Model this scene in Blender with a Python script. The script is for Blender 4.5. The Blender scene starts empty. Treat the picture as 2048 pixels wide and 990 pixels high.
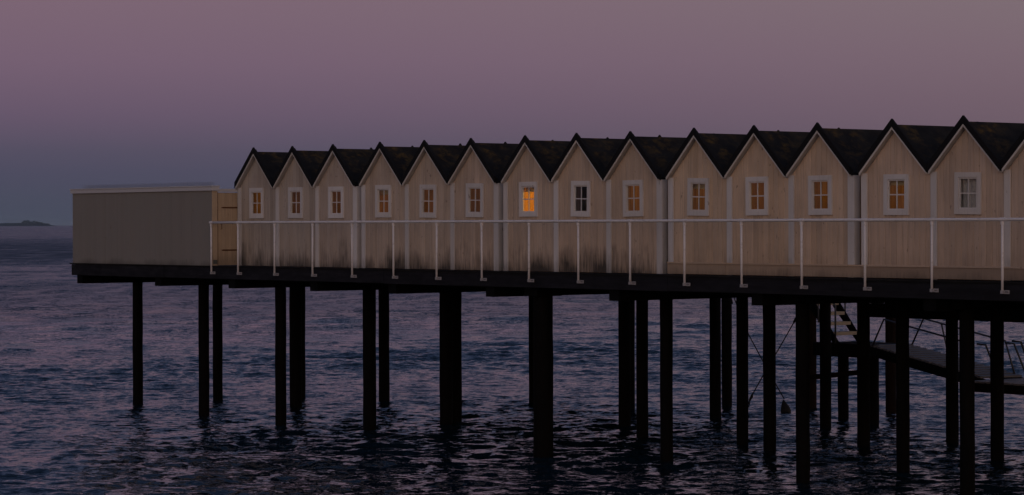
import bpy, bmesh, math, random
import numpy as np
from mathutils import Matrix, Vector
random.seed(7)
scene = bpy.context.scene
C = scene.collection

# ------------------------------------------------------------------ camera
EYE = 4.348
cam_data = bpy.data.cameras.new('camera')
cam = bpy.data.objects.new('camera', cam_data); C.objects.link(cam)
cam_data.sensor_width = 36.0
cam_data.lens = 36.0 * 5200 / 2048
cam_data.shift_y = -47.5 / 2048
cam_data.clip_start = 0.5
cam_data.clip_end = 90000
cam.matrix_world = (Matrix.Translation((47.53656, -30.81537, EYE)) @ Matrix.Rotation(0.8966, 4, 'Z')
                    @ Matrix.Rotation(math.pi / 2, 4, 'X') @ Matrix.Rotation(-0.00287, 4, 'Z'))
scene.camera = cam

# ------------------------------------------------------------------ sky: dusk, earth shadow low on the sea, pink belt above
SUN_AZ = Vector((0.93, -0.37, 0)).normalized()      # the sun has gone down behind the viewer
world = bpy.data.worlds.new('World'); scene.world = world; world.use_nodes = True
nt = world.node_tree; N = nt.nodes; L = nt.links
bg = N['Background']
def wn(t, **k):
    n = N.new(t)
    for a, b in k.items(): setattr(n, a, b)
    return n
tc = wn('ShaderNodeTexCoord'); sep = wn('ShaderNodeSeparateXYZ'); L.new(tc.outputs['Generated'], sep.inputs[0])
flat = wn('ShaderNodeCombineXYZ'); L.new(sep.outputs[0], flat.inputs[0]); L.new(sep.outputs[1], flat.inputs[1])
nrm = wn('ShaderNodeVectorMath', operation='NORMALIZE'); L.new(flat.outputs[0], nrm.inputs[0])
dot = wn('ShaderNodeVectorMath', operation='DOT_PRODUCT'); L.new(nrm.outputs[0], dot.inputs[0]); dot.inputs[1].default_value = SUN_AZ
def mrange(src, a, b, c=0.0, d=1.0, smooth=False):
    m = wn('ShaderNodeMapRange'); m.interpolation_type = 'SMOOTHSTEP' if smooth else 'LINEAR'; m.clamp = True
    L.new(src, m.inputs['Value']); m.inputs['From Min'].default_value = a; m.inputs['From Max'].default_value = b
    m.inputs['To Min'].default_value = c; m.inputs['To Max'].default_value = d
    return m.outputs['Result']
# square root of height spreads the narrow bands near the horizon over the ramp
zc = wn('ShaderNodeMath', operation='MAXIMUM'); L.new(sep.outputs[2], zc.inputs[0]); zc.inputs[1].default_value = 0
zs = wn('ShaderNodeMath', operation='SQRT'); L.new(zc.outputs[0], zs.inputs[0])
def ramp(stops):
    r = wn('ShaderNodeValToRGB'); cr = r.color_ramp; cr.interpolation = 'EASE' if False else 'LINEAR'
    while len(cr.elements) < len(stops): cr.elements.new(0.5)
    for e, (z, c) in zip(cr.elements, stops): e.position = math.sqrt(z); e.color = (*c, 1)
    L.new(zs.outputs[0], r.inputs[0]); return r.outputs[0]
anti = ramp([(0, (.058, .070, .104)), (.010, (.062, .069, .107)), (.020, (.070, .070, .114)), (.028, (.084, .076, .121)), (.042, (.128, .092, .146)),
             (.062, (.172, .113, .168)), (.086, (.196, .127, .174)), (.115, (.142, .115, .168)), (.18, (.070, .082, .148)), (.34, (.038, .058, .124)), (1, (.032, .052, .112))])
side = ramp([(0, (.090, .076, .105)), (.014, (.104, .082, .112)), (.028, (.137, .097, .128)), (.047, (.166, .114, .146)), (.066, (.188, .132, .163)),
             (.086, (.203, .150, .174)), (.115, (.158, .132, .172)), (.18, (.082, .090, .150)), (.34, (.041, .060, .125)), (1, (.032, .052, .112))])
glow = ramp([(0, (1.22, .72, .45)), (.03, (1.18, .73, .48)), (.09, (1.0, .70, .53)), (.2, (.68, .56, .52)), (.4, (.32, .30, .33)), (1, (.032, .052, .112))])
def mix(f, a, b):
    m = wn('ShaderNodeMix', data_type='RGBA'); L.new(f, m.inputs[0]); L.new(a, m.inputs[6]); L.new(b, m.inputs[7]); return m.outputs[2]
col = mix(mrange(dot.outputs['Value'], -1.0, -0.88), anti, side)
col = mix(mrange(dot.outputs['Value'], -0.70, 0.85, smooth=True), col, glow)
sky = wn('ShaderNodeTexSky'); sky.sky_type = 'NISHITA'; sky.sun_disc = False
sky.sun_elevation = math.radians(0.5); sky.sun_rotation = math.atan2(SUN_AZ.x, SUN_AZ.y)
skym = wn('ShaderNodeMix', data_type='RGBA', blend_type='ADD'); skym.inputs[0].default_value = 0.004
L.new(col, skym.inputs[6]); L.new(sky.outputs[0], skym.inputs[7])
L.new(skym.outputs[2], bg.inputs['Color']); bg.inputs['Strength'].default_value = 1.0

sun_data = bpy.data.lights.new('sun', 'SUN'); sun_data.energy = 0.10; sun_data.angle = math.radians(25); sun_data.color = (1.0, .60, .36)
sun = bpy.data.objects.new('sun', sun_data); C.objects.link(sun)
sun.rotation_euler = Vector((SUN_AZ.x, SUN_AZ.y, math.tan(math.radians(6)))).to_track_quat('Z', 'Y').to_euler()
sun.location = (40, -20, 30)

vs = scene.view_settings
vs.view_transform = 'Standard'; vs.look = 'None'; vs.exposure = 0.0; vs.gamma = 1.0; vs.use_curve_mapping = False
scene.cycles.max_bounces = 6; scene.cycles.transparent_max_bounces = 8
scene.cycles.caustics_reflective = False; scene.cycles.caustics_refractive = False
scene.cycles.sample_clamp_indirect = 3.0

# ------------------------------------------------------------------ materials
def new_mat(name, color=(.5, .5, .5), rough=.6, spec=.3, metal=0.0):
    m = bpy.data.materials.new(name); m.use_nodes = True
    b = m.node_tree.nodes['Principled BSDF']
    b.inputs['Base Color'].default_value = (*color, 1); b.inputs['Roughness'].default_value = rough
    b.inputs['Specular IOR Level'].default_value = spec; b.inputs['Metallic'].default_value = metal
    return m
class NT:
    def __init__(s, m): s.t = m.node_tree; s.n = s.t.nodes; s.b = s.n['Principled BSDF']; s.l = s.t.links
    def node(s, t, **k):
        n = s.n.new(t)
        for a, b in k.items(): setattr(n, a, b)
        return n
    def pos(s, scale=(1, 1, 1), obj=False, shift=None):
        if obj: src = s.node('ShaderNodeTexCoord').outputs['Object']
        else: src = s.node('ShaderNodeNewGeometry').outputs['Position']
        mp = s.node('ShaderNodeMapping'); mp.inputs['Scale'].default_value = scale; s.l.new(src, mp.inputs[0])
        if shift is not None: s.l.new(shift, mp.inputs['Location'])
        return mp.outputs[0]
    def noise(s, vec, scale=1.0, detail=3, rough=.55, dist=0.0):
        n = s.node('ShaderNodeTexNoise'); n.inputs['Scale'].default_value = scale; n.inputs['Detail'].default_value = detail
        n.inputs['Roughness'].default_value = rough; n.inputs['Distortion'].default_value = dist; s.l.new(vec, n.inputs['Vector'])
        return n.outputs['Fac']
    def ramp(s, fac, *stops):
        r = s.node('ShaderNodeValToRGB'); cr = r.color_ramp
        while len(cr.elements) < len(stops): cr.elements.new(.5)
        for e, (p, c) in zip(cr.elements, stops):
            e.position = p; e.color = (c, c, c, 1) if isinstance(c, (int, float)) else (*c, 1)
        s.l.new(fac, r.inputs[0]); return r.outputs[0]
    def mr(s, v, a, b, c=0.0, d=1.0):
        m = s.node('ShaderNodeMapRange'); m.clamp = True; s.l.new(v, m.inputs[0])
        for i, x in zip((1, 2, 3, 4), (a, b, c, d)): m.inputs[i].default_value = x
        return m.outputs[0]
    def math(s, op, a, b):
        m = s.node('ShaderNodeMath', operation=op)
        for i, x in enumerate((a, b)):
            if isinstance(x, (int, float)): m.inputs[i].default_value = x
            else: s.l.new(x, m.inputs[i])
        return m.outputs[0]
    def mix(s, f, a, b, blend='MIX'):
        m = s.node('ShaderNodeMix', data_type='RGBA', blend_type=blend)
        for i, x in ((0, f), (6, a), (7, b)):
            if isinstance(x, (int, float)): m.inputs[i].default_value = x
            elif isinstance(x, tuple): m.inputs[i].default_value = (*x, 1)
            else: s.l.new(x, m.inputs[i])
        return m.outputs[2]
    def bump(s, h, dist=.01, strength=1.0, normal=None):
        b = s.node('ShaderNodeBump'); b.inputs['Distance'].default_value = dist; b.inputs['Strength'].default_value = strength
        s.l.new(h, b.inputs['Height'])
        if normal is not None: s.l.new(normal, b.inputs['Normal'])
        return b.outputs[0]
    def color(s, c): s.l.new(c, s.b.inputs['Base Color'])
    def normal(s, n): s.l.new(n, s.b.inputs['Normal'])
    def rand(s): return s.node('ShaderNodeObjectInfo').outputs['Random']
    def objcol(s): return s.node('ShaderNodeObjectInfo').outputs['Color']

DECK = 3.43
M = {}
def weathered_paint(name, tint_from_object, base, mould_low, mould_high, mould_amount, grime=.35, vary=1.0):
    """flaking cream paint, run-off streaks, black mould creeping up from the deck"""
    m = new_mat(name, base, .62, .25); t = NT(m)
    z = t.node('ShaderNodeSeparateXYZ'); t.l.new(t.node('ShaderNodeNewGeometry').outputs['Position'], z.inputs[0])
    col = t.objcol() if tint_from_object else base
    r = t.rand()
    # every board a touch different
    col = t.mix(vary, col, t.ramp(r, (0, (.88, .87, .86)), (.5, (1, 1, 1)), (1, (.95, .92, .88))), 'MULTIPLY')
    blot = t.noise(t.pos((1.0, 1.0, .7)), 2.3, 5, .6)
    col = t.mix(t.ramp(blot, (.42, 0), (.72, grime)), col, (.30, .235, .19))
    streak = t.noise(t.pos((26, 26, 1.1)), 1.0, 4, .6)
    col = t.mix(t.ramp(streak, (.52, 0), (.78, grime * 1.25)), col, (.20, .155, .13))
    spots = t.noise(t.pos((9, 9, 5)), 1.6, 2, .5)
    col = t.mix(t.ramp(spots, (.70, 0), (.76, .55)), col, (.16, .12, .10))
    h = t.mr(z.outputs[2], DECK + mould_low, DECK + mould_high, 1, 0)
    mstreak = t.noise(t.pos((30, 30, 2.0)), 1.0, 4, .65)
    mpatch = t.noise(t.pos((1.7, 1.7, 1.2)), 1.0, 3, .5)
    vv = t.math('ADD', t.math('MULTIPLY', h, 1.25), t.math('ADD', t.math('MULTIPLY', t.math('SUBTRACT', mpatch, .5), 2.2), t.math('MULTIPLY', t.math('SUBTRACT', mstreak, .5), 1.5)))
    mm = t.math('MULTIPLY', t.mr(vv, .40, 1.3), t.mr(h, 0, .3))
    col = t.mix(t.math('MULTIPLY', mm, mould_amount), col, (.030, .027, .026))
    t.color(col)
    g = t.noise(t.pos((60, 60, 2)), 1.0, 4, .6)
    t.normal(t.bump(g, .004, .6))
    return m
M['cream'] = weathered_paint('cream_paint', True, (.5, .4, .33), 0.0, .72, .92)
M['cream_clean'] = weathered_paint('cream_paint_raised_huts', True, (.5, .4, .33), .1, .7, .25)
M['white'] = weathered_paint('white_trim_paint', True, (.70, .68, .68), 0.0, .45, .55, .16)
M['gate'] = weathered_paint('gate_paint', False, (.52, .39, .27), .0, .5, .35, .30)
M['screen'] = weathered_paint('screen_paint', False, (.245, .232, .220), .0, .22, .5, .14, .4)
M['lintel'] = new_mat('white_coping_paint', (.52, .51, .55), .5)
m = M['skirt'] = weathered_paint('skirt_paint', True, (.4, .3, .25), -.05, .2, .5, .3)

m = M['felt'] = new_mat('roofing_felt_black', (.014, .014, .016), .9, .15); t = NT(m)
p = t.pos((1, 1, 1), obj=True)
mo = t.noise(t.pos((2.2, 1.3, 1.5)), 1.9, 5, .62, .6)
mo2 = t.noise(t.pos((9, 5, 7)), 1.5, 4, .6)
hz = t.node('ShaderNodeSeparateXYZ'); t.l.new(t.pos(obj=True), hz.inputs[0])
front = t.math('MULTIPLY', t.mr(hz.outputs[1], .10, .28), t.mr(hz.outputs[1], .5, 1.1, 1, .12))      # moss grows on the sea end of each roof
up = t.mr(hz.outputs[2], 1.75, 2.25)
f = t.math('MULTIPLY', t.math('MULTIPLY', t.ramp(mo, (.44, 0), (.60, 1)), t.ramp(mo2, (.42, .1), (.62, 1))), t.math('MULTIPLY', front, t.math('MULTIPLY', up, .7)))
c = t.mix(t.ramp(t.noise(t.pos((4, 3, 4)), 1, 3), (.4, 0), (.7, 1)), (.010, .010, .012), (.020, .019, .019))
t.color(t.mix(f, c, t.mix(t.noise(t.pos((3, 3, 3)), 1.4), (.16, .085, .02), (.07, .055, .02))))
t.normal(t.bump(t.noise(t.pos((40, 40, 40)), 1, 3), .004, .6))
M['verge'] = new_mat('roof_verge_black', (.010, .010, .012), .85, .15)

def dark_wood(name, base, alt, rough=.75):
    m = new_mat(name, base, rough, .06); t = NT(m)
    g = t.noise(t.pos((3, 3, .6)), 2.2, 5, .6)
    t.color(t.mix(t.ramp(g, (.35, 0), (.7, 1)), base, alt)); t.normal(t.bump(t.noise(t.pos((30, 30, 4)), 1, 4), .01, .6)); return m
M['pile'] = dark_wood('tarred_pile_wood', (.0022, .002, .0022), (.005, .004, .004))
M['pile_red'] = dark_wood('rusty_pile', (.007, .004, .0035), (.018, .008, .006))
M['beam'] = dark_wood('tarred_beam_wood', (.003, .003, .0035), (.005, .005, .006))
m = M['fascia'] = new_mat('dark_fascia_wood', (.03, .03, .035), .8, .12); t = NT(m)
g = t.noise(t.pos((1.2, 8, 22)), 1.0, 5, .6); b_ = t.noise(t.pos((1, 1, 2)), 1.1, 4)
c = t.mix(t.ramp(g, (.4, 0), (.7, 1)), (.015, .015, .020), (.009, .009, .012))
t.color(t.mix(t.ramp(b_, (.5, 0), (.75, .6)), c, (.005, .005, .006)))
t.l.new(t.mr(t.noise(t.pos((2, 2, 6)), 1.5), .3, .7, .5, .85), t.b.inputs['Roughness']); t.normal(t.bump(g, .004, .5))
M['deck'] = dark_wood('weathered_deck_wood', (.020, .019, .020), (.010, .010, .011))
m = M['plank_grey'] = new_mat('silvered_plank_wood', (.12, .11, .115), .38, .5); t = NT(m)
t.color(t.mix(t.noise(t.pos((6, 2, 2)), 1.5, 4), (.17, .16, .175), (.09, .085, .09)))
m = M['step'] = new_mat('new_pine_treads', (.42, .26, .13), .6, .3); t = NT(m)
t.color(t.mix(t.noise(t.pos((2, 6, 6)), 1.5, 4), (.50, .40, .29), (.34, .27, .20)))
m = M['rail'] = new_mat('white_railing_paint', (.62, .60, .63), .42, .4); t = NT(m)
t.color(t.mix(t.ramp(t.noise(t.pos((3, 3, 6)), 3, 4), (.55, 0), (.78, .6)), (.74, .71, .74), (.45, .40, .38)))
M['bracket'] = new_mat('galvanised_bracket', (.34, .33, .36), .5, .4)
M['handrail'] = new_mat('dark_handrail_steel', (.05, .05, .055), .5, .4)
M['bolt'] = new_mat('bolt_steel', (.18, .17, .17), .5, .4, .6)
m = M['rust'] = new_mat('rusty_hinge_iron', (.12, .045, .02), .85, .2); t = NT(m)
t.color(t.mix(t.noise(t.pos((20, 20, 20)), 2, 4), (.16, .055, .018), (.045, .020, .012)))
M['vent'] = new_mat('grey_vent_cover', (.10, .10, .09), .6)
M['rope'] = new_mat('tarred_rope', (.012, .011, .012), .9)
M['float'] = new_mat('weathered_float', (.012, .011, .013), .7)
m = M['inside'] = new_mat('pine_lining', (.50, .30, .13), .6, .2); t = NT(m)
wv = t.noise(t.pos((18, 18, 1.2)), 1.2, 4)
t.color(t.mix(t.ramp(wv, (.35, 0), (.65, 1)), (.56, .34, .14), (.36, .19, .07)))
M['curtain'] = new_mat('white_net_curtain', (.55, .50, .52), .9, .1)
M['blind'] = new_mat('linen_blind', (.62, .44, .22), .9, .1)
m = M['glass'] = bpy.data.materials.new('window_glass'); m.use_nodes = True; tt = m.node_tree
for n in list(tt.nodes):
    if n.type == 'BSDF_PRINCIPLED': tt.nodes.remove(n)
out = [n for n in tt.nodes if n.type == 'OUTPUT_MATERIAL'][0]
gl = tt.nodes.new('ShaderNodeBsdfGlossy'); gl.inputs['Roughness'].default_value = .03; gl.inputs['Color'].default_value = (1, 1, 1, 1)
tr = tt.nodes.new('ShaderNodeBsdfTransparent'); tr.inputs['Color'].default_value = (.90, .92, .90, 1)
fr = tt.nodes.new('ShaderNodeFresnel'); fr.inputs['IOR'].default_value = 1.5
ms = tt.nodes.new('ShaderNodeMixShader')
gb = tt.nodes.new('ShaderNodeNewGeometry'); inv = tt.nodes.new('ShaderNodeMath'); inv.operation = 'SUBTRACT'; inv.inputs[0].default_value = 1
fm = tt.nodes.new('ShaderNodeMath'); fm.operation = 'MULTIPLY'; tt.links.new(gb.outputs['Backfacing'], inv.inputs[1])
tt.links.new(inv.outputs[0], fm.inputs[0]); tt.links.new(fr.outputs[0], fm.inputs[1])      # only the outer face mirrors, a thin pane has no inner total reflection
tt.links.new(fm.outputs[0], ms.inputs[0]); tt.links.new(tr.outputs[0], ms.inputs[1]); tt.links.new(gl.outputs[0], ms.inputs[2]); tt.links.new(ms.outputs[0], out.inputs[0])
M['island'] = new_mat('far_shore', (.045, .060, .080), .95, .0)
M['wood_far'] = new_mat('far_trees', (.030, .046, .060), .95, .0)

# ------------------------------------------------------------------ mesh helpers
class MB:
    def __init__(s): s.v = []; s.f = []; s.smooth = False
    def box(s, x0, x1, y0, y1, z0, z1):
        n = len(s.v); s.v += [(x0, y0, z0), (x1, y0, z0), (x1, y1, z0), (x0, y1, z0), (x0, y0, z1), (x1, y0, z1), (x1, y1, z1), (x0, y1, z1)]
        s.f += [tuple(n + i for i in q) for q in ((0, 3, 2, 1), (4, 5, 6, 7), (0, 1, 5, 4), (1, 2, 6, 5), (2, 3, 7, 6), (3, 0, 4, 7))]; return s
    def prism_y(s, poly, y0, y1):
        """poly: (x,z) points, counter-clockwise seen from -y"""
        n = len(s.v); k = len(poly)
        s.v += [(x, y0, z) for x, z in poly] + [(x, y1, z) for x, z in poly]
        s.f.append(tuple(n + i for i in range(k))); s.f.append(tuple(n + k + i for i in reversed(range(k))))
        for i in range(k):
            j = (i + 1) % k; s.f.append((n + j, n + i, n + k + i, n + k + j))
        return s
    def tube(s, pts, r, seg=10, cap=True):
        pts = [Vector(p) for p in pts]; n0 = len(s.v); k = len(pts)
        for i, p in enumerate(pts):
            d = (pts[min(i + 1, k - 1)] - pts[max(i - 1, 0)]).normalized()
            a = d.cross(Vector((0, 0, 1)) if abs(d.z) < .9 else Vector((1, 0, 0))).normalized(); b = d.cross(a)
            rr = r[i] if isinstance(r, (list, tuple)) else r
            for j in range(seg):
                t_ = 2 * math.pi * j / seg; s.v.append(tuple(p + a * math.cos(t_) * rr + b * math.sin(t_) * rr))
        for i in range(k - 1):
            for j in range(seg):
                q = (j + 1) % seg; s.f.append((n0 + i * seg + j, n0 + (i + 1) * seg + j, n0 + (i + 1) * seg + q, n0 + i * seg + q))
        if cap:
            s.f.append(tuple(n0 + j for j in range(seg))); s.f.append(tuple(n0 + (k - 1) * seg + j for j in reversed(range(seg))))
        return s
    def mesh(s, name, mat):
        me = bpy.data.meshes.new(name); me.from_pydata(s.v, [], s.f); me.validate()
        bm = bmesh.new(); bm.from_mesh(me); bmesh.ops.recalc_face_normals(bm, faces=bm.faces); bm.to_mesh(me); bm.free()
        me.materials.append(mat)
        if s.smooth:
            for p_ in me.polygons: p_.use_smooth = len(p_.vertices) == 4
        return me
def link(name, me, parent=None, loc=(0, 0, 0), rot=(0, 0, 0), color=None):
    o = bpy.data.objects.new(name, me); C.objects.link(o); o.parent = parent; o.location = loc; o.rotation_euler = rot
    if color: o.color = (*color, 1)
    return o
def build(name, mb, mat, parent=None, loc=(0, 0, 0), rot=(0, 0, 0), color=None): return link(name, mb.mesh(name, mat), parent, loc, rot, color)
def tag(o, label=None, cat=None, group=None, kind=None):
    for k, v in (('label', label), ('category', cat), ('group', group), ('kind', kind)):
        if v: o[k] = v
    return o
def thing(name, label, cat, loc=(0, 0, 0), group=None):
    o = bpy.data.objects.new(name, None); C.objects.link(o); o.location = loc; o.empty_display_size = .2
    return tag(o, label, cat, group)

# ------------------------------------------------------------------ sea
def make_sea():
    def axis(a, b, lo, hi, st):                       # fine in the middle, coarser and coarser outwards
        mid = np.arange(a, b, st); r = []; x = b; d = st
        while x < hi: r.append(x); d = min(d * 1.028, 1.0); x += d
        l = []; x = a - st; d = st
        while x > lo: l.append(x); d = min(d * 1.028, 1.0); x -= d
        return np.array(l[::-1] + list(mid) + r)
    xs = axis(-21, 22, -270, 90, .075); ys = axis(-13, 29, -60, 300, .075)
    nx, ny = len(xs), len(ys)
    X, Y = np.meshgrid(xs, ys, indexing='ij'); x0, x1, y0, y1 = xs[0], xs[-1], ys[0], ys[-1]
    sp = np.maximum.outer(np.gradient(xs), np.gradient(ys)).astype(np.float32)
    rng = np.random.default_rng(3)
    off = np.clip((np.hypot(X - 5, Y - 5) - 18) / 45, 0, 1); off = off * off * (3 - 2 * off)      # more chop away from the shelter of the piles
    Z = np.zeros_like(X); main = math.atan2(.55, -.83)
    for i in range(80):
        lam = .25 * (6.5 / .25) ** ((i + rng.random()) / 80); k = 2 * math.pi / lam; a = main + rng.normal(0, .62)
        s = .030 if lam < .8 else .019 if lam < 1.6 else .010
        w = np.clip((lam / sp - 2.8) / 3, 0, 1)
        ph = k * (X * math.cos(a) + Y * math.sin(a)) + rng.random() * 6.28
        Z += w * (1 + off * (1.2 if lam > 1.6 else 1.9)) * s / k * (np.sin(ph) + .25 * np.sin(2 * ph + .6))
    # calmer and rougher patches
    patch = .85 + .30 * np.sin(X * .11 - Y * .17 + 1.0) * np.sin(X * .05 + Y * .09 + .4) + .2 * np.sin(X * .31 + Y * .12)
    edge = np.minimum(np.minimum(X - x0, x1 - X), np.minimum(Y - y0, y1 - Y)); fade = np.clip(edge / 40, 0, 1); fade = fade * fade * (3 - 2 * fade)
    Z *= np.clip(patch, .35, 1.4) * fade
    v = np.stack([X.ravel(), Y.ravel(), Z.ravel()], -1)
    idx = np.arange(nx * ny).reshape(nx, ny)
    q = np.stack([idx[:-1, :-1].ravel(), idx[1:, :-1].ravel(), idx[1:, 1:].ravel(), idx[:-1, 1:].ravel()], -1)
    B = 30000.0; n = len(v)
    v = np.concatenate([v, np.array([(-B, -B, 0), (B, -B, 0), (B, B, 0), (-B, B, 0)])])
    c = [idx[0, 0], idx[-1, 0], idx[-1, -1], idx[0, -1]]
    ring = np.array([(n, n + 1, c[1], c[0]), (n + 1, n + 2, c[2], c[1]), (n + 2, n + 3, c[3], c[2]), (n + 3, n, c[0], c[3])])
    q = np.concatenate([q, ring])
    me = bpy.data.meshes.new('sea'); me.vertices.add(len(v)); me.vertices.foreach_set('co', v.astype(np.float32).ravel())
    me.loops.add(len(q) * 4); me.loops.foreach_set('vertex_index', q.astype(np.int32).ravel())
    me.polygons.add(len(q)); me.polygons.foreach_set('loop_start', np.arange(len(q), dtype=np.int32) * 4)
    me.polygons.foreach_set('use_smooth', np.ones(len(q), dtype=bool)); me.update(); me.validate()
    m = new_mat('sea_water', (.005, .016, .028), .04, .5); m.node_tree.nodes['Principled BSDF'].inputs['IOR'].default_value = 1.333
    t = NT(m)
    rot = t.node('ShaderNodeVectorRotate', rotation_type='Z_AXIS'); rot.inputs['Angle'].default_value = -.8966
    t.l.new(t.node('ShaderNodeNewGeometry').outputs['Position'], rot.inputs['Vector'])
    def sc(vx, vy):
        mp = t.node('ShaderNodeMapping'); mp.inputs['Scale'].default_value = (vx, vy, 1); t.l.new(rot.outputs[0], mp.inputs[0]); return mp.outputs[0]
    # wind lanes: smooth water between ruffled water, running across the bay
    sp_ = t.node('ShaderNodeSeparateXYZ'); t.l.new(rot.outputs[0], sp_.inputs[0])
    wob = t.math('SUBTRACT', t.noise(sc(.010, .022), 1.0, 4, .6, .5), .5)
    yy = t.math('MULTIPLY', sp_.outputs[1], t.math('ADD', 1.0, t.math('MULTIPLY', wob, 1.1)))
    lane = t.ramp(t.mr(yy, 0, 1000), (.022, 0), (.038, .75), (.056, .6), (.072, 0), (.118, 0), (.15, .85), (.20, .8), (.30, 0), (.48, 0), (.82, .6), (1, .75))
    patchy = t.noise(sc(.05, .11), 1.0, 4, .6, .5)
    calm = t.math('MULTIPLY', lane, t.ramp(patchy, (.34, .35), (.55, 1)))
    amp = t.mr(calm, 0, 1, 1.15, .42)
    # ripples as slopes: each layer tilts the surface a little (wave lengths 3 m down to 10 cm)
    nrm_ = t.node('ShaderNodeNewGeometry').outputs['Normal']
    def slope(vx, vy, k, detail, dist):
        n = t.node('ShaderNodeTexNoise'); n.inputs['Scale'].default_value = 1; n.inputs['Detail'].default_value = detail
        n.inputs['Roughness'].default_value = .6; n.inputs['Distortion'].default_value = dist; t.l.new(sc(vx, vy), n.inputs['Vector'])
        v = t.node('ShaderNodeVectorMath', operation='SUBTRACT'); t.l.new(n.outputs['Color'], v.inputs[0]); v.inputs[1].default_value = (.5, .5, .5)
        w = t.node('ShaderNodeVectorMath', operation='MULTIPLY'); t.l.new(v.outputs[0], w.inputs[0]); w.inputs[1].default_value = (k, k, 0); return w.outputs[0]
    def vadd(a, b):
        v = t.node('ShaderNodeVectorMath', operation='ADD'); t.l.new(a, v.inputs[0]); t.l.new(b, v.inputs[1]); return v.outputs[0]
    sl = vadd(vadd(vadd(slope(.75, .13, .40, 4, .2), slope(.30, .75, .22, 2, .4)), slope(1.8, 4.0, .62, 3, .5)), slope(6.0, 12.0, .88, 3, .4))
    sv = t.node('ShaderNodeVectorMath', operation='SCALE'); t.l.new(sl, sv.inputs[0])
    dv0 = t.node('ShaderNodeVectorMath', operation='DISTANCE'); t.l.new(t.node('ShaderNodeNewGeometry').outputs['Position'], dv0.inputs[0]); dv0.inputs[1].default_value = (5, 5, 0)
    t.l.new(t.math('MULTIPLY', amp, t.mr(dv0.outputs['Value'], 15, 70, 1.0, 1.9)), sv.inputs['Scale'])
    # out at sea the chop is too fine to model: it becomes roughness, smoother along the wind lanes
    dv = t.node('ShaderNodeVectorMath', operation='DISTANCE'); t.l.new(t.node('ShaderNodeNewGeometry').outputs['Position'], dv.inputs[0]); dv.inputs[1].default_value = (5, 5, 0)
    far = t.mr(dv.outputs['Value'], 50, 190)
    t.l.new(t.math('ADD', .04, t.math('MULTIPLY', far, t.math('MULTIPLY', t.mr(calm, 0, 1, .36, .10), t.ramp(t.noise(sc(.30, .045), 1, 4, .65), (.3, .55), (.7, 1.3))))), t.b.inputs['Roughness'])
    nn = t.node('ShaderNodeVectorMath', operation='NORMALIZE'); t.l.new(vadd(nrm_, sv.outputs[0]), nn.inputs[0])
    t.normal(nn.outputs[0])
    me.materials.append(m)
    return tag(link('sea', me), kind='structure')
make_sea()

# far low shore with a clump of trees, on the horizon at the left
def far_shore():
    D = 12000.0
    fw = Vector((-math.sin(.8966), math.cos(.8966), 0)); rt = Vector((math.cos(.8966), math.sin(.8966), 0)); o = cam.location
    def at(px, d=D): return Vector((o.x, o.y, 0)) + fw * d + rt * ((px - 1024) / 5200 * d)
    mb = MB(); pts = []
    for i in range(41):
        px = -420 + i * (116 + 420) / 40; e = min(1, (116 - px) / 70)
        h = (13.5 * e ** .7 + random.uniform(-.8, .8) * e) if px > 40 else 13.5 + random.uniform(-.8, .8) + 2 * math.sin(px * .03)
        pts.append((px, max(.3, h)))
    n = len(pts)
    for px, h in pts:
        a = at(px, D - 60); b = at(px, D); c = at(px, D + 400)
        mb.v += [(a.x, a.y, -.2), (b.x, b.y, h), (c.x, c.y, h * .8), (c.x, c.y, -.2)]
    for i in range(n - 1):
        for j in range(3): mb.f.append((i * 4 + j, i * 4 + 4 + j, i * 4 + 5 + j, i * 4 + 1 + j))
    tag(build('far_shore', mb, M['island']), kind='structure')
    tb = MB()
    for px, hh in ((46, 24), (50, 27), (55, 28), (60, 24), (64, 20), (70, 25), (75, 22), (80, 17), (86, 16), (92, 12), (98, 9)):
        for k in range(9):
            c = at(px + random.uniform(-3, 3), D + 40 + random.uniform(-20, 20)); r = random.uniform(3.5, 6); z = random.uniform(.45, .9) * hh
            n0 = len(tb.v)
            for (a, b_, d_) in ((1, 0, 0), (-1, 0, 0), (0, 1, 0), (0, -1, 0), (0, 0, 1.1), (0, 0, -1.1)):
                j = random.uniform(.7, 1.25); tb.v.append((c.x + a * r * j, c.y + b_ * r * j, max(0, z + d_ * r * .8 * j)))
            tb.f += [tuple(n0 + i for i in q) for q in ((0, 2, 4), (2, 1, 4), (1, 3, 4), (3, 0, 4), (2, 0, 5), (1, 2, 5), (3, 1, 5), (0, 3, 5))]
    tag(build('far_wood', tb, M['wood_far']), 'dark clump of trees on the far shore at the horizon', 'trees', kind='stuff')
far_shore()

# ------------------------------------------------------------------ pier: deck, fascia, beams, piles
pier = thing('pier', 'long dark timber pier deck standing on tarred piles in the sea', 'pier', (0, 0, 0))
XL, XR = -7.0, 27.0
YF = -.57
x = XL; fl = 4.2; me4 = MB().box(0, fl - .006, YF, YF + .05, DECK - .26, DECK - .006).mesh('fascia_board', M['fascia'])
i = 0
while x < XR - .1:
    link('fascia_board', me4, pier, (x, (i % 2) * .004, (i * 7 % 3 - 1) * .004)); x += fl; i += 1
lip = MB().box(0, fl - .004, YF - .022, YF + .11, DECK - .005, DECK + .022).mesh('edge_board', M['deck'])
x = XL - .05
while x < XR - .1: link('edge_board', lip, pier, (x, 0, 0)); x += fl
pl = MB().box(0, fl - .008, 0, .138, DECK - .03, DECK + .012).mesh('deck_plank', M['deck'])
for r_ in range(5):
    x = XL + (r_ % 2) * -1.1
    while x < XR - .1:
        link('deck_plank', pl, pier, (max(x, XL), YF + .115 + r_ * .145, random.uniform(-.002, .002))) if x >= XL else None
        x += fl
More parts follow.
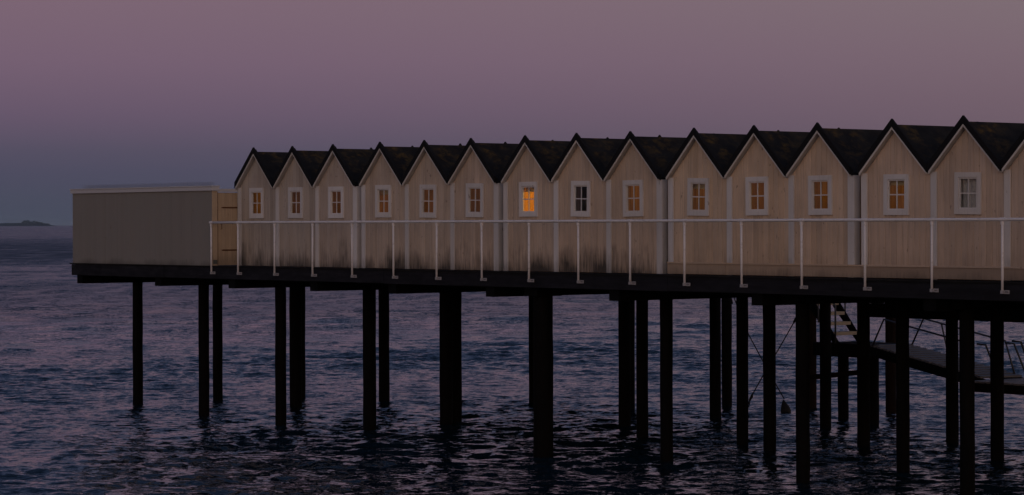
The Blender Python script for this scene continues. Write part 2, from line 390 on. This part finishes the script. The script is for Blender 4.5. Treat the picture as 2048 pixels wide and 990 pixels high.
build('deck_slab', MB().box(XL + .05, XR, YF + .06, 8.9, DECK - .16, DECK - .034).box(XL + .05, 2.8, 8.9, 14.2, DECK - .16, DECK - .034).box(2.8, XR, 11.9, 14.2, DECK - .16, DECK - .034), M['beam'], pier)
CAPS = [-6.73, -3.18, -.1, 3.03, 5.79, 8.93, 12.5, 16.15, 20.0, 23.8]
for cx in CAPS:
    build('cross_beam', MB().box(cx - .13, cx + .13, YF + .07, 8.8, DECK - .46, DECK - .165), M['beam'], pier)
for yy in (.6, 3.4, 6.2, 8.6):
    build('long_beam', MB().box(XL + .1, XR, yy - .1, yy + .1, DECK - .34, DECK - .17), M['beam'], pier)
for yy in (12.1, 13.6):
    build('long_beam', MB().box(XL + .1, XR, yy - .1, yy + .1, DECK - .40, DECK - .17), M['beam'], pier)
# lower beam at the back with a slot of light above it
build('low_beam', MB().box(10.2, 20, 8.45, 8.7, 2.40, 2.68), M['beam'], pier)
for a, b in ((10.2, 10.42), (10.62, 20)): build('packing_block', MB().box(a, b, 8.47, 8.68, 2.683, 3.08), M['beam'], pier)
PILES = [(-7.43, 1.47, .124), (-3.12, .67, .124), (-7.37, 3.71, .124), (.38, .44, .121), (-4.18, 3.89, .150), (-7.27, 6.1, .135), (2.75, 1.11, .142),
         (-4.5, 6.72, .135), (2.72, 3.16, .142), (2.40, 3.66, .142), (-5.45, 9.66, .12), (-1.38, 8.95, .135), (9.97, -.06, .192), (5.55, 5.81, .135), (1.54, 9.46, .13),
         (7.85, 4.28, .122), (12.29, .94, .119), (4.93, 9.04, .128), (2.55, 11.64, .125), (9.96, 5.07, .12), (12.25, 3.59, .123), (16.49, .23, .118), (4.21, 12.79, .124),
         (8.54, 8.86, .122), (12.09, 6.3, .127), (6.32, 13.24, .122), (16.37, 2.8, .118), (12.9, 7.96, .124), (20.17, .17, .118), (15.91, 5.81, .124),
         (19.9, 3.0, .12), (23.8, .3, .12), (19.8, 6.0, .12)]
RED = {(4.21, 12.79), (6.32, 13.24)}
def pile_mesh(r, top, seed, mat):
    rg = random.Random(seed); mb = MB(); pts = []; rs = []
    for k in range(13):
        z = -2.5 + (top + 2.5) * k / 12; pts.append((rg.uniform(-.004, .004), rg.uniform(-.004, .004), z)); rs.append(r * rg.uniform(.975, 1.015))
    mb.tube(pts, rs, 14); mb.smooth = True; return mb.mesh('pile', mat)
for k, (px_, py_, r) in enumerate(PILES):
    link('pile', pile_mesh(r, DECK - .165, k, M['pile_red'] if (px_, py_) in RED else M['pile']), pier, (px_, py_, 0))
for (px_, py_, r) in PILES:
    if py_ < 8.9 and min(abs(px_ - c) for c in CAPS) > .12:
        build('pile_head', MB().box(px_ - .19, px_ + .19, py_ - .3, py_ + .3, DECK - .43, DECK - .17), M['beam'], pier)

# ------------------------------------------------------------------ railing
rail = thing('railing', 'white tubular steel railing along the edge of the pier deck', 'railing', (0, -.6, DECK))
RX0, RX1 = -.76, 27.0
mb = MB().tube([(RX0 + (RX1 - RX0) * k / 20, 0, .962) for k in range(21)], .025, 12); mb.smooth = True
build('top_rail', mb, M['rail'], rail)
pm = MB().tube([(0, 0, -.15), (0, 0, .3), (0, 0, .955)], .0205, 10); pm.smooth = True; pm = pm.mesh('post', M['rail'])
cm = MB().tube([(0, 0, .885), (0, 0, .93)], .029, 10).tube([(-.045, 0, .962), (.045, 0, .962)], .031, 10); cm = cm.mesh('rail_fitting', M['rail'])
bmh = MB().box(-.03, .118, .014, .027, -.160, -.104).box(-.026, .026, -.02, .014, -.158, -.106).mesh('bracket', M['bracket'])
bo = MB().tube([(.062, .012, -.128), (.062, .002, -.128)], .011, 6).tube([(.095, .012, -.128), (.095, .002, -.128)], .011, 6).mesh('bolt', M['bolt'])
posts = [RX0] + [.3096 + 1.41625 * n for n in range(-0, 19)]
for k, xx in enumerate(posts):
    if xx > 26.8: continue
    po = link('post', pm, rail, (xx, 0, 0), (random.uniform(-.004, .004), random.uniform(-.004, .004), 0))
    link('rail_fitting', cm, po); br = link('bracket', bmh, po); link('bolt', bo, po)

# ------------------------------------------------------------------ huts
HALF = .745
def hut_x(k): return 1.5 * k + .18786 * (k // 3)
AP = 2.457                      # white bargeboard apex above the deck
PW = 2 * HALF / 12
def plank_mesh(i, z0, z1):
    """one tongue-and-groove board, chamfered along its front edges; z1 None = up to the gable slope"""
    a = -HALF + i * PW; b = a + PW - .0015
    f_, k_, c = .100, .119, .009
    def top(x): return (AP - .045 - abs(x)) if z1 is None else z1
    prof = [(a, k_), (a, f_ + c), (a + c, f_), (b - c, f_), (b, f_ + c), (b, k_)]
    mb = MB(); n = len(prof)
    mb.v = [(x, y, z0) for x, y in prof] + [(x, y, top(x)) for x, y in prof]
    for j in range(n): q = (j + 1) % n; mb.f.append((j, q, n + q, n + j))
    mb.f.append(tuple(reversed(range(n)))); mb.f.append(tuple(range(n, 2 * n)))
    return mb
WZ0, WZ1 = 1.105, 1.640
def vstrip(lo, hi, half, y0, y1):
    return MB().prism_y([(-half, lo - half), (0, lo), (half, lo - half), (half, hi - half), (0, hi), (-half, hi - half)], y0, y1)
def half_strip(sgn, lo, hi, xa, xb, y0, y1):
    return MB().prism_y([(sgn * xa, lo - xa), (sgn * xb, lo - xb), (sgn * xb, hi - xb), (sgn * xa, hi - xa)], y0, y1)
def frame_boards(x0, x1, z0, z1, w, y0, y1):
    mb = MB(); X0, X1, Z0, Z1 = x0 + w, x1 - w, z0 + w, z1 - w; g = .0015
    mb.prism_y([(x0, z0), (x1, z0), (X1, Z0), (X0, Z0)], y0, y1); mb.prism_y([(x0, z1), (X0, Z1), (X1, Z1), (x1, z1)], y0 - g, y1)
    mb.prism_y([(x0, z0 + g), (X0, Z0 + g), (X0, Z1 - g), (x0, z1 - g)], y0 + g, y1); mb.prism_y([(x1, z0 + g), (x1, z1 - g), (X1, Z1 - g), (X1, Z0 + g)], y0 + g, y1)
    return mb
def part_meshes(cream):
    d = {}; mt = M[cream]
    d['planks'] = []
    for i in range(12):
        if 4 <= i <= 7:
            d['planks'].append(plank_mesh(i, .025, WZ0).mesh('plank', mt)); d['planks'].append(plank_mesh(i, WZ1, None).mesh('plank', mt))
        else: d['planks'].append(plank_mesh(i, .025, None).mesh('plank', mt))
    # side and rear walls, rear gable
    w = MB().box(-HALF, -HALF + .03, .123, 1.95, .02, 1.70).box(HALF - .03, HALF, .123, 1.95, .02, 1.70)
    w.prism_y([(-HALF + .031, .02), (HALF - .031, .02), (HALF - .031, 1.69), (0, AP - .05), (-HALF + .031, 1.69)], 1.91, 1.949)
    d['wall'] = w.mesh('wall', mt)
    # lining behind the boards, with the window opening; ceiling and floor of the little room
    l = MB(); y0, y1 = .121, .15; ox = .19
    l.prism_y([(-HALF + .033, .03), (-ox, .03), (-ox, AP - .05 - ox), (-HALF + .033, AP - .05 - HALF + .033)], y0, y1)
    l.prism_y([(ox, .03), (HALF - .033, .03), (HALF - .033, AP - .05 - HALF + .033), (ox, AP - .05 - ox)], y0, y1)
    l.box(-ox + .001, ox - .001, y0 + .001, y1, .03, 1.12); l.prism_y([(-ox + .001, 1.63), (ox - .001, 1.63), (ox - .001, AP - .052 - ox), (0, AP - .052), (-ox + .001, AP - .052 - ox)], y0 + .001, y1)
    l.box(-HALF + .034, -HALF + .05, .152, 1.9, .03, 1.69).box(HALF - .05, HALF - .034, .152, 1.9, .03, 1.69)
    l.box(-HALF + .052, HALF - .052, 1.88, 1.905, .03, 1.69).box(-HALF + .052, HALF - .052, .152, 1.878, .02, .04)
    l.box(-HALF + .052, HALF - .052, .152, 1.878, 1.70, 1.715)
    d['lining'] = l.mesh('lining', M['inside'])
    d['roof'] = vstrip(AP - .012, AP + .036, .749, .03, 2.04).mesh('roof', M['felt'])
    d['verge'] = vstrip(AP + .002, AP + .129, .7485, -.012, .028).mesh('verge', M['verge'])
    d['verge2'] = vstrip(AP + .038, AP + .085, .7485, .0285, .075).mesh('verge', M['verge'])
    d['verge_back'] = vstrip(AP - .01, AP + .129, .7485, 2.042, 2.076).mesh('verge', M['verge'])
    d['barge'] = [half_strip(s, AP - .040, AP, .0005, .728, -.002, .020).mesh('bargeboard', M['white']) for s in (-1, 1)]
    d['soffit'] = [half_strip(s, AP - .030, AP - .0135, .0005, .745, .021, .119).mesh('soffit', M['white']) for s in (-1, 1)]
    d['corner'] = MB().box(0, .122, .072, .0985, .02, 1.72).mesh('corner_board', M['white'])
    d['corner_side'] = MB().box(0, .024, .0, .13, .02, 1.70).mesh('corner_return', M['white'])
    d['casing'] = frame_boards(-.270, .270, 1.045, 1.702, .082, .066, .098).mesh('window', M['white'])
    sa = frame_boards(-.187, .187, 1.128, 1.619, .022, .084, .112).mesh('sash', M['white']); d['sash'] = sa
    d['bar'] = [MB().box(-.010, .010, .092, .108, 1.151, 1.596).mesh('glazing_bar', M['white']), MB().box(-.164, .164, .0935, .1065, 1.364, 1.384).mesh('glazing_bar', M['white'])]
    d['pane'] = MB().box(0, .152, 0, .003, 0, .211).mesh('pane', M['glass'])
    d['skirt'] = MB().box(-.749, .749, .050, .095, .03, .205).mesh('skirt_board', M['skirt'])
    d['skirt_wide'] = MB().box(-.749, .749 + .188, .050, .095, .03, .205).mesh('skirt_board', M['skirt'])
    d['ledge'] = MB().box(-.7495, .7495, .034, .0985, .209, .236).mesh('ledge', M['skirt'])
    d['ledge_wide'] = MB().box(-.7495, .7495 + .188, .034, .0985, .209, .236).mesh('ledge', M['skirt'])
    d['blind'] = MB().box(-.21, .21, .175, .180, 1.53, 1.66).box(-.215, .215, .172, .184, 1.517, 1.532).mesh('blind', M['blind'])
    cu = MB(); n0 = 25
    for i in range(n0):
        xx = -.22 + .44 * i / (n0 - 1); yy = .185 + .012 * math.sin(i * 1.25); cu.v += [(xx, yy, 1.08), (xx, yy, 1.66)]
    cu.f = [(2 * i, 2 * i + 2, 2 * i + 3, 2 * i + 1) for i in range(n0 - 1)]
    d['curtain'] = cu.mesh('curtain', M['curtain'])
    return d
P1, P2 = part_meshes('cream'), part_meshes('cream_clean')
CREAMS = [(0.474, 0.412, 0.369), (0.492, 0.424, 0.375), (0.51, 0.424, 0.369), (0.56, 0.455, 0.382), (0.578, 0.467, 0.384), (0.59, 0.464, 0.378), (0.602, 0.474, 0.382), (0.615, 0.474, 0.375), (0.602, 0.467, 0.369), (0.652, 0.498, 0.375), (0.652, 0.492, 0.369), (0.652, 0.492, 0.375), (0.639, 0.485, 0.382), (0.615, 0.474, 0.382), (0.602, 0.467, 0.382)]
LAMP = [2.2, 1.7, 1.9, 3.6, 2.3, 2.0, 26.0, 0.0, 2.8, 1.7, 2.6, 1.9, 2.2, .15, 1.2]
BLIND = {3, 6, 9, 12}
ORD = ['first', 'second', 'third', 'fourth', 'fifth', 'sixth', 'seventh', 'eighth', 'ninth', 'tenth', 'eleventh', 'twelfth', 'thirteenth', 'fourteenth', 'fifteenth']
LAB = {0: 'leftmost cream gabled beach hut, next to the wooden gate', 6: 'cream gabled beach hut with the brightest glowing orange window',
       7: 'cream gabled beach hut with a dark unlit window', 13: 'cream gabled beach hut whose window reflects the pale sky',
       14: 'beach hut cut off by the right edge, only its left side showing', 9: 'leftmost cream gabled beach hut standing on a raised skirting board'}
rg = random.Random(5)
for k in range(15):
    P = P2 if k >= 9 else P1
    h = thing('beach_hut', LAB.get(k, 'cream gabled beach hut with black roof, %s from the left' % ORD[k]), 'beach hut', (hut_x(k), 0, DECK), 'row of gabled beach huts on the pier')
    cr = CREAMS[k]; h.location.y += (k % 3) * .004 - .004; h.rotation_euler.y = rg.uniform(-.0022, .0022); h.scale.z = 1 + rg.uniform(-.004, .004)
    for me in P['planks']:
        j = rg.uniform(.92, 1.06) * (1 if rg.random() > .08 else .86)
        link('plank', me, h, (0, rg.uniform(-.003, .0), 0), color=tuple(c * j for c in cr))
    link('wall', P['wall'], h, color=cr); link('lining', P['lining'], h); link('roof', P['roof'], h)
    for nme in ('verge', 'verge2', 'verge_back'): link('verge', P[nme], h)
    wt = .66 + rg.uniform(-.04, .04); wc = (wt, wt * .965, wt * .985)
    for me in P['barge']: link('bargeboard', me, h, color=wc)
    for me in P['soffit']: link('soffit', me, h, color=tuple(c * .72 for c in wc))  # shade under the eaves put into the tint: soffit darker than the bargeboards
    link('corner_board', P['corner'], h, (-.747, 0, 0 if k < 9 else .0), color=wc)
    if k % 3 == 2:
        link('corner_board', P['corner'], h, (.747 - .122, 0, 0), color=wc)
        link('corner_return', P['corner_side'], h, (.7465, .074, 0), color=wc)
    w = link('window', P['casing'], h, (.004, rg.uniform(-.004, .0), rg.uniform(-.008, .008)), (0, rg.uniform(-.02, .02), 0), color=tuple(c * 1.02 for c in wc))
    link('sash', P['sash'], w, color=wc)
    for me in P['bar']: link('glazing_bar', me, w, color=wc)
    for (px_, pz_) in ((-.163, 1.152), (.011, 1.152), (-.163, 1.385), (.011, 1.385)):
        link('pane', P['pane'], w, (px_, .0985, pz_), (rg.uniform(-.012, .012), 0, rg.uniform(-.012, .012)))
    if k in BLIND: link('blind', P['blind'], h)
    if k == 13: link('curtain', P['curtain'], h)
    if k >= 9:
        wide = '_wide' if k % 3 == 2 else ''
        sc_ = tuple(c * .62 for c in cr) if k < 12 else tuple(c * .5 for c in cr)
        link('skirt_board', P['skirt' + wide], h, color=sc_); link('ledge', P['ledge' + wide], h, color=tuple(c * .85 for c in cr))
    if LAMP[k] > 0:
        ld = bpy.data.lights.new('cabin_lamp', 'POINT'); ld.energy = LAMP[k]; ld.color = (1, .56, .06); ld.shadow_soft_size = .06
        lo = bpy.data.objects.new('cabin_lamp', ld); C.objects.link(lo); lo.parent = h; lo.location = (rg.uniform(-.1, .3), 1.0, 1.45)

# ------------------------------------------------------------------ solid wind screen at the far end of the pier, with its coping
scr = thing('wind_screen', 'large blank grey boarded screen at the far end of the pier', 'screen', (-6.95, -.57, DECK))
SW = 6.16; npan = 44
pmesh = MB().prism_y([(0, .0), (SW / npan - .0015, .0), (SW / npan - .0015, 1.66), (0, 1.66)], 0, .02).mesh('board', M['screen'])
for i in range(npan):
    link('board', pmesh, scr, (i * SW / npan, .004 + random.uniform(-.0015, .0015), 0))
build('backing', MB().box(.01, SW - .01, .027, .12, 0, 1.64), M['screen'], scr)
build('end_board', MB().box(SW + .001, SW + .022, .004, .135, .0, 1.655), M['gate'], scr)
build('coping', MB().box(-.04, SW + .06, -.035, .16, 1.66, 1.745), M['lintel'], scr)
build('coping_lip', MB().box(-.055, SW + .07, -.05, .175, 1.747, 1.768), M['lintel'], scr)
sp = MB(); rs_ = random.Random(2)
for i in range(300):
    xx = .55 + i * .0188; zz = 1.768
    for yy in (-.02, .06):
        sp.tube([(xx, yy, zz), (xx + rs_.uniform(-.02, .02), yy + rs_.uniform(-.02, .03), zz + rs_.uniform(.06, .10))], .0011, 3, False)
tag(build('bird_spikes', sp, M['bolt'], scr), kind='stuff')
build('vent', MB().box(SW + .024, SW + .034, .02, .12, .06, .15), M['vent'], scr)

# ------------------------------------------------------------------ gate closing the walkway between the screen and the first hut
gx = -.785
gate = thing('gate', 'closed ochre boarded gate with rusty strap hinges beside the first hut', 'gate', (gx, -.43, DECK))
GL = .54; nb = 6
gm = MB().box(-.028, 0, 0, GL / nb - .002, .03, 1.615).mesh('plank', M['gate'])
for i in range(nb): link('plank', gm, gate, (random.uniform(-.002, .001), .02 + i * GL / nb, 0))
build('gate_post', MB().box(-.05, .012, .565, .655, .02, 1.63), M['gate'], gate)
build('latch_post', MB().box(-.05, -.004, -.0, .018, .02, 1.63), M['rust'], gate)
build('lintel', MB().box(-.06, .03, -.02, .58, 1.632, 1.70), M['lintel'], gate)
for zz in (.36, 1.29):
    mb = MB().box(.004, .012, .14, .62, zz - .014, zz + .014); mb.prism_y([(0, 0)], 0, 0) if False else None
    mb.v += [(.004, .14, zz - .014), (.012, .14, zz - .014), (.012, .14, zz + .014), (.004, .14, zz + .014), (.008, .09, zz)]
    n = len(mb.v) - 5; mb.f += [(n, n + 1, n + 4), (n + 1, n + 2, n + 4), (n + 2, n + 3, n + 4), (n + 3, n, n + 4)]
    mb.tube([(.014, .60, zz - .035), (.014, .60, zz + .035)], .016, 8)
    build('strap_hinge', mb, M['rust'], gate)
mb = MB().tube([(.0, .09, .93), (.04, .09, .93), (.04, .09, .82), (.0, .09, .82)], .007, 6); build('handle', mb, M['rust'], gate)

# ------------------------------------------------------------------ bathing platform, stair and gangway behind the pier
plat = thing('bathing_platform', 'small dark wooden landing low over the water behind the pier', 'platform', (7.7, 10.9, 0))
pm_ = MB().box(-.068, .068, -.50, .62, 1.66, 1.70).mesh('plank', M['deck'])
for i in range(12): link('plank', pm_, plat, (-.80 + i * .145, 0, random.uniform(-.003, .003)))
for yy in (-.56, .56): build('edge_beam', MB().box(-.92, .95, yy - .05 + (-.03 if yy < 0 else 0), yy + .05, 1.42, 1.715 if yy < 0 else 1.655), M['beam'], plat)
for xx in (-.7, 0, .75): build('joist', MB().box(xx - .05, xx + .05, -.5, .5, 1.45, 1.65), M['beam'], plat)
for k, (px_, py_) in enumerate(((7.1, 10.88), (8.43, 10.44))):
    link('pile', pile_mesh(.122, 1.44, 90 + k, M['pile']), plat, (px_ - 7.7, py_ - 10.9, 0))
br_ = MB().box(-1.3, .6, -.44, -.36, -.05, .06); build('brace', br_, M['pile_red'], plat, (0, 0, 1.05), (0, -.12, 0))

st = thing('stair', 'short flight of pale wooden steps leading down to the bathing landing', 'stairs', (6.88, 10.63, 0))
# runs along the pier direction: from deck height on the left down to the landing on the right
S0, S1 = Vector((-.35, 0, 2.75)), Vector((.55, 0, 1.70))
for yy in (-.36, .40):
    mb = MB(); d = Vector((.05, 0, .10))
    mb.prism_y([(S0.x - .06, S0.z - .06), (S1.x - .02, S1.z), (S1.x + .16, S1.z), (S0.x + .10, S0.z + .08)], yy - .02, yy + .02); build('stringer', mb, M['beam'], st)
for k in range(4):
    zz = 1.93 + k * .215; xx = .40 - k * .184
    build('tread', MB().box(xx - .12, xx + .12, -.336, .376, zz - .055, zz + .018), M['step'], st)
for yy in (-.40, .44):
    mb = MB().tube([(-.35, yy, 3.5), (-.20, yy, 3.5), (.62, yy, 2.52), (.62, yy, 1.70)], .021, 8); mb.smooth = True; build('handrail', mb, M['handrail'], st)
    build('rail_post', MB().tube([(.10, yy, 2.15), (.10, yy, 3.14)], .018, 8), M['handrail'], st)

gang = thing('gangway', 'sloping slatted gangway with steel handrails running down behind the piles', 'gangway', (8.62, 10.75, 0))
gang.rotation_euler.z = -.26
G0, G1 = Vector((0, 0, 1.68)), Vector((4.3, 0, 1.20)); ang = math.atan2(G1.z - G0.z, 4.3); gl_ = math.hypot(4.3, G1.z - G0.z)
sm = MB().box(0, .155, -.5, .5, .0, .040).mesh('plank', M['plank_grey'])
for i in range(16):
    s_ = .02 + i * .27; link('plank', sm, gang, (s_ * math.cos(ang), 0, 1.68 + s_ * math.sin(ang)), (0, -ang, 0))
for yy in (-.47, .47):
    build('stringer', MB().box(0, gl_, yy - .035, yy + .035, -.20, -.003), M['beam'], gang, (0, 0, 1.68), (0, -ang, 0))
    mb = MB().tube([(.1, yy * 1.06, .02), (.50, yy * 1.06, .66), (gl_ - .75, yy * 1.06, .64), (gl_ - .35, yy * 1.06, .02)], .02, 8); mb.smooth = True
    build('handrail', mb, M['handrail'], gang, (0, 0, 1.68), (0, -ang, 0))
    build('rail_post', MB().tube([(1.55, yy * 1.06, .0), (1.2, yy * 1.06, .65)], .018, 8), M['handrail'], gang, (0, 0, 1.68), (0, -ang, 0))

pl2 = thing('lower_landing', 'dark slatted swimming landing at the foot of the gangway', 'platform', (13.85, 9.45, 0))
lm = MB().box(-.075, .075, -.85, .85, 1.16, 1.195).mesh('plank', M['plank_grey'])
for i in range(11): link('plank', lm, pl2, (-1.0 + i * .225, 0, random.uniform(-.003, .003)))
for yy in (-.8, .8): build('edge_beam', MB().box(-1.1, 1.4, yy - .05, yy + .05, .98, 1.156), M['beam'], pl2)
for xx in (-1.04, 1.35): build('end_beam', MB().box(xx - .04, xx + .04, -.74, .74, .99, 1.15), M['beam'], pl2)
build('post', MB().tube([(-.32, -.9, .95), (-.32, -.9, 3.2)], .032, 8), M['handrail'], pl2)
for yy in (-.75, .1):
    for dx, zz in ((-.95, 1.93), (-.05, 2.02)):
        build('handrail', MB().tube([(dx, yy, zz), (dx + .22, yy, zz - .01), (dx + .6, yy, 1.18)], .02, 8), M['handrail'], pl2)
wd = MB(); rw = random.Random(4)
for i in range(26):
    a = rw.uniform(-.25, .15); wd.tube([(-1.1 + a * .5, -.84, 1.02), (-1.1 + a * .7, -.86 + rw.uniform(-.05, .05), .92), (-1.1 + a, -.86, 1.02 - rw.uniform(.14, .34))], [.012, .010, .004], 5)
tag(build('seaweed', wd, M['rope'], pl2), kind='stuff')

# mooring ropes crossing between the piles, and the float
mb = MB().tube([(2.97, 11.4, 2.75), (3.55, 11.4, 1.74), (4.15, 11.4, .98), (4.72, 11.4, .30)], .013, 6); mb.tube([(2.93, 11.4, 2.62), (2.99, 11.4, 2.45)], .03, 6)
tag(build('mooring_rope', mb, M['rope']), 'dark rope slanting down rightwards to the float between the piles', 'rope', 'mooring ropes')
mb = MB().tube([(5.56, 11.0, 2.24), (5.0, 11.0, 1.53), (4.45, 11.0, .86), (4.08, 11.0, .38), (3.96, 11.0, .10)], .013, 6)
mb.tube([(4.10, 11, .42), (4.05, 11.01, .33), (3.99, 11, .26), (3.96, 11, .16)], [.015, .035, .022, .03], 6)
mb.tube([(5.44, 11.0, 2.09), (5.53, 11.0, 2.21)], .028, 6)
tag(build('mooring_rope', mb, M['rope']), 'dark knotted rope slanting down leftwards to the water between the piles', 'rope', 'mooring ropes')
mb = MB()
for (z, r) in ((-.1, .085), (.0, .10), (.07, .092), (.15, .06), (.22, .03), (.26, .014)): pass
mb.tube([(.05, 0, -.08), (.03, 0, .02), (.01, 0, .10), (-.02, 0, .17), (-.04, 0, .24), (-.05, 0, .28)], [.10, .125, .105, .07, .035, .012], 12); mb.smooth = True
tag(build('float', mb, M['float'], None, (4.74, 11.4, 0)), 'small dark cone-shaped float on the water beneath the rope', 'float')

# ------------------------------------------------------------------ sea haze over the bay
hm = bpy.data.materials.new('sea_haze'); hm.use_nodes = True; hn = hm.node_tree
for n in list(hn.nodes):
    if n.type == 'BSDF_PRINCIPLED': hn.nodes.remove(n)
pv = hn.nodes.new('ShaderNodeVolumePrincipled'); pv.inputs['Density'].default_value = 2.4e-5; pv.inputs['Color'].default_value = (.62, .80, 1.0, 1)
hn.links.new(pv.outputs[0], [n for n in hn.nodes if n.type == 'OUTPUT_MATERIAL'][0].inputs['Volume'])
tag(build('haze', MB().box(-31000, 31000, -31000, 31000, -3.6, 40), hm), 'thin bluish haze lying over the open sea', 'haze', kind='stuff')
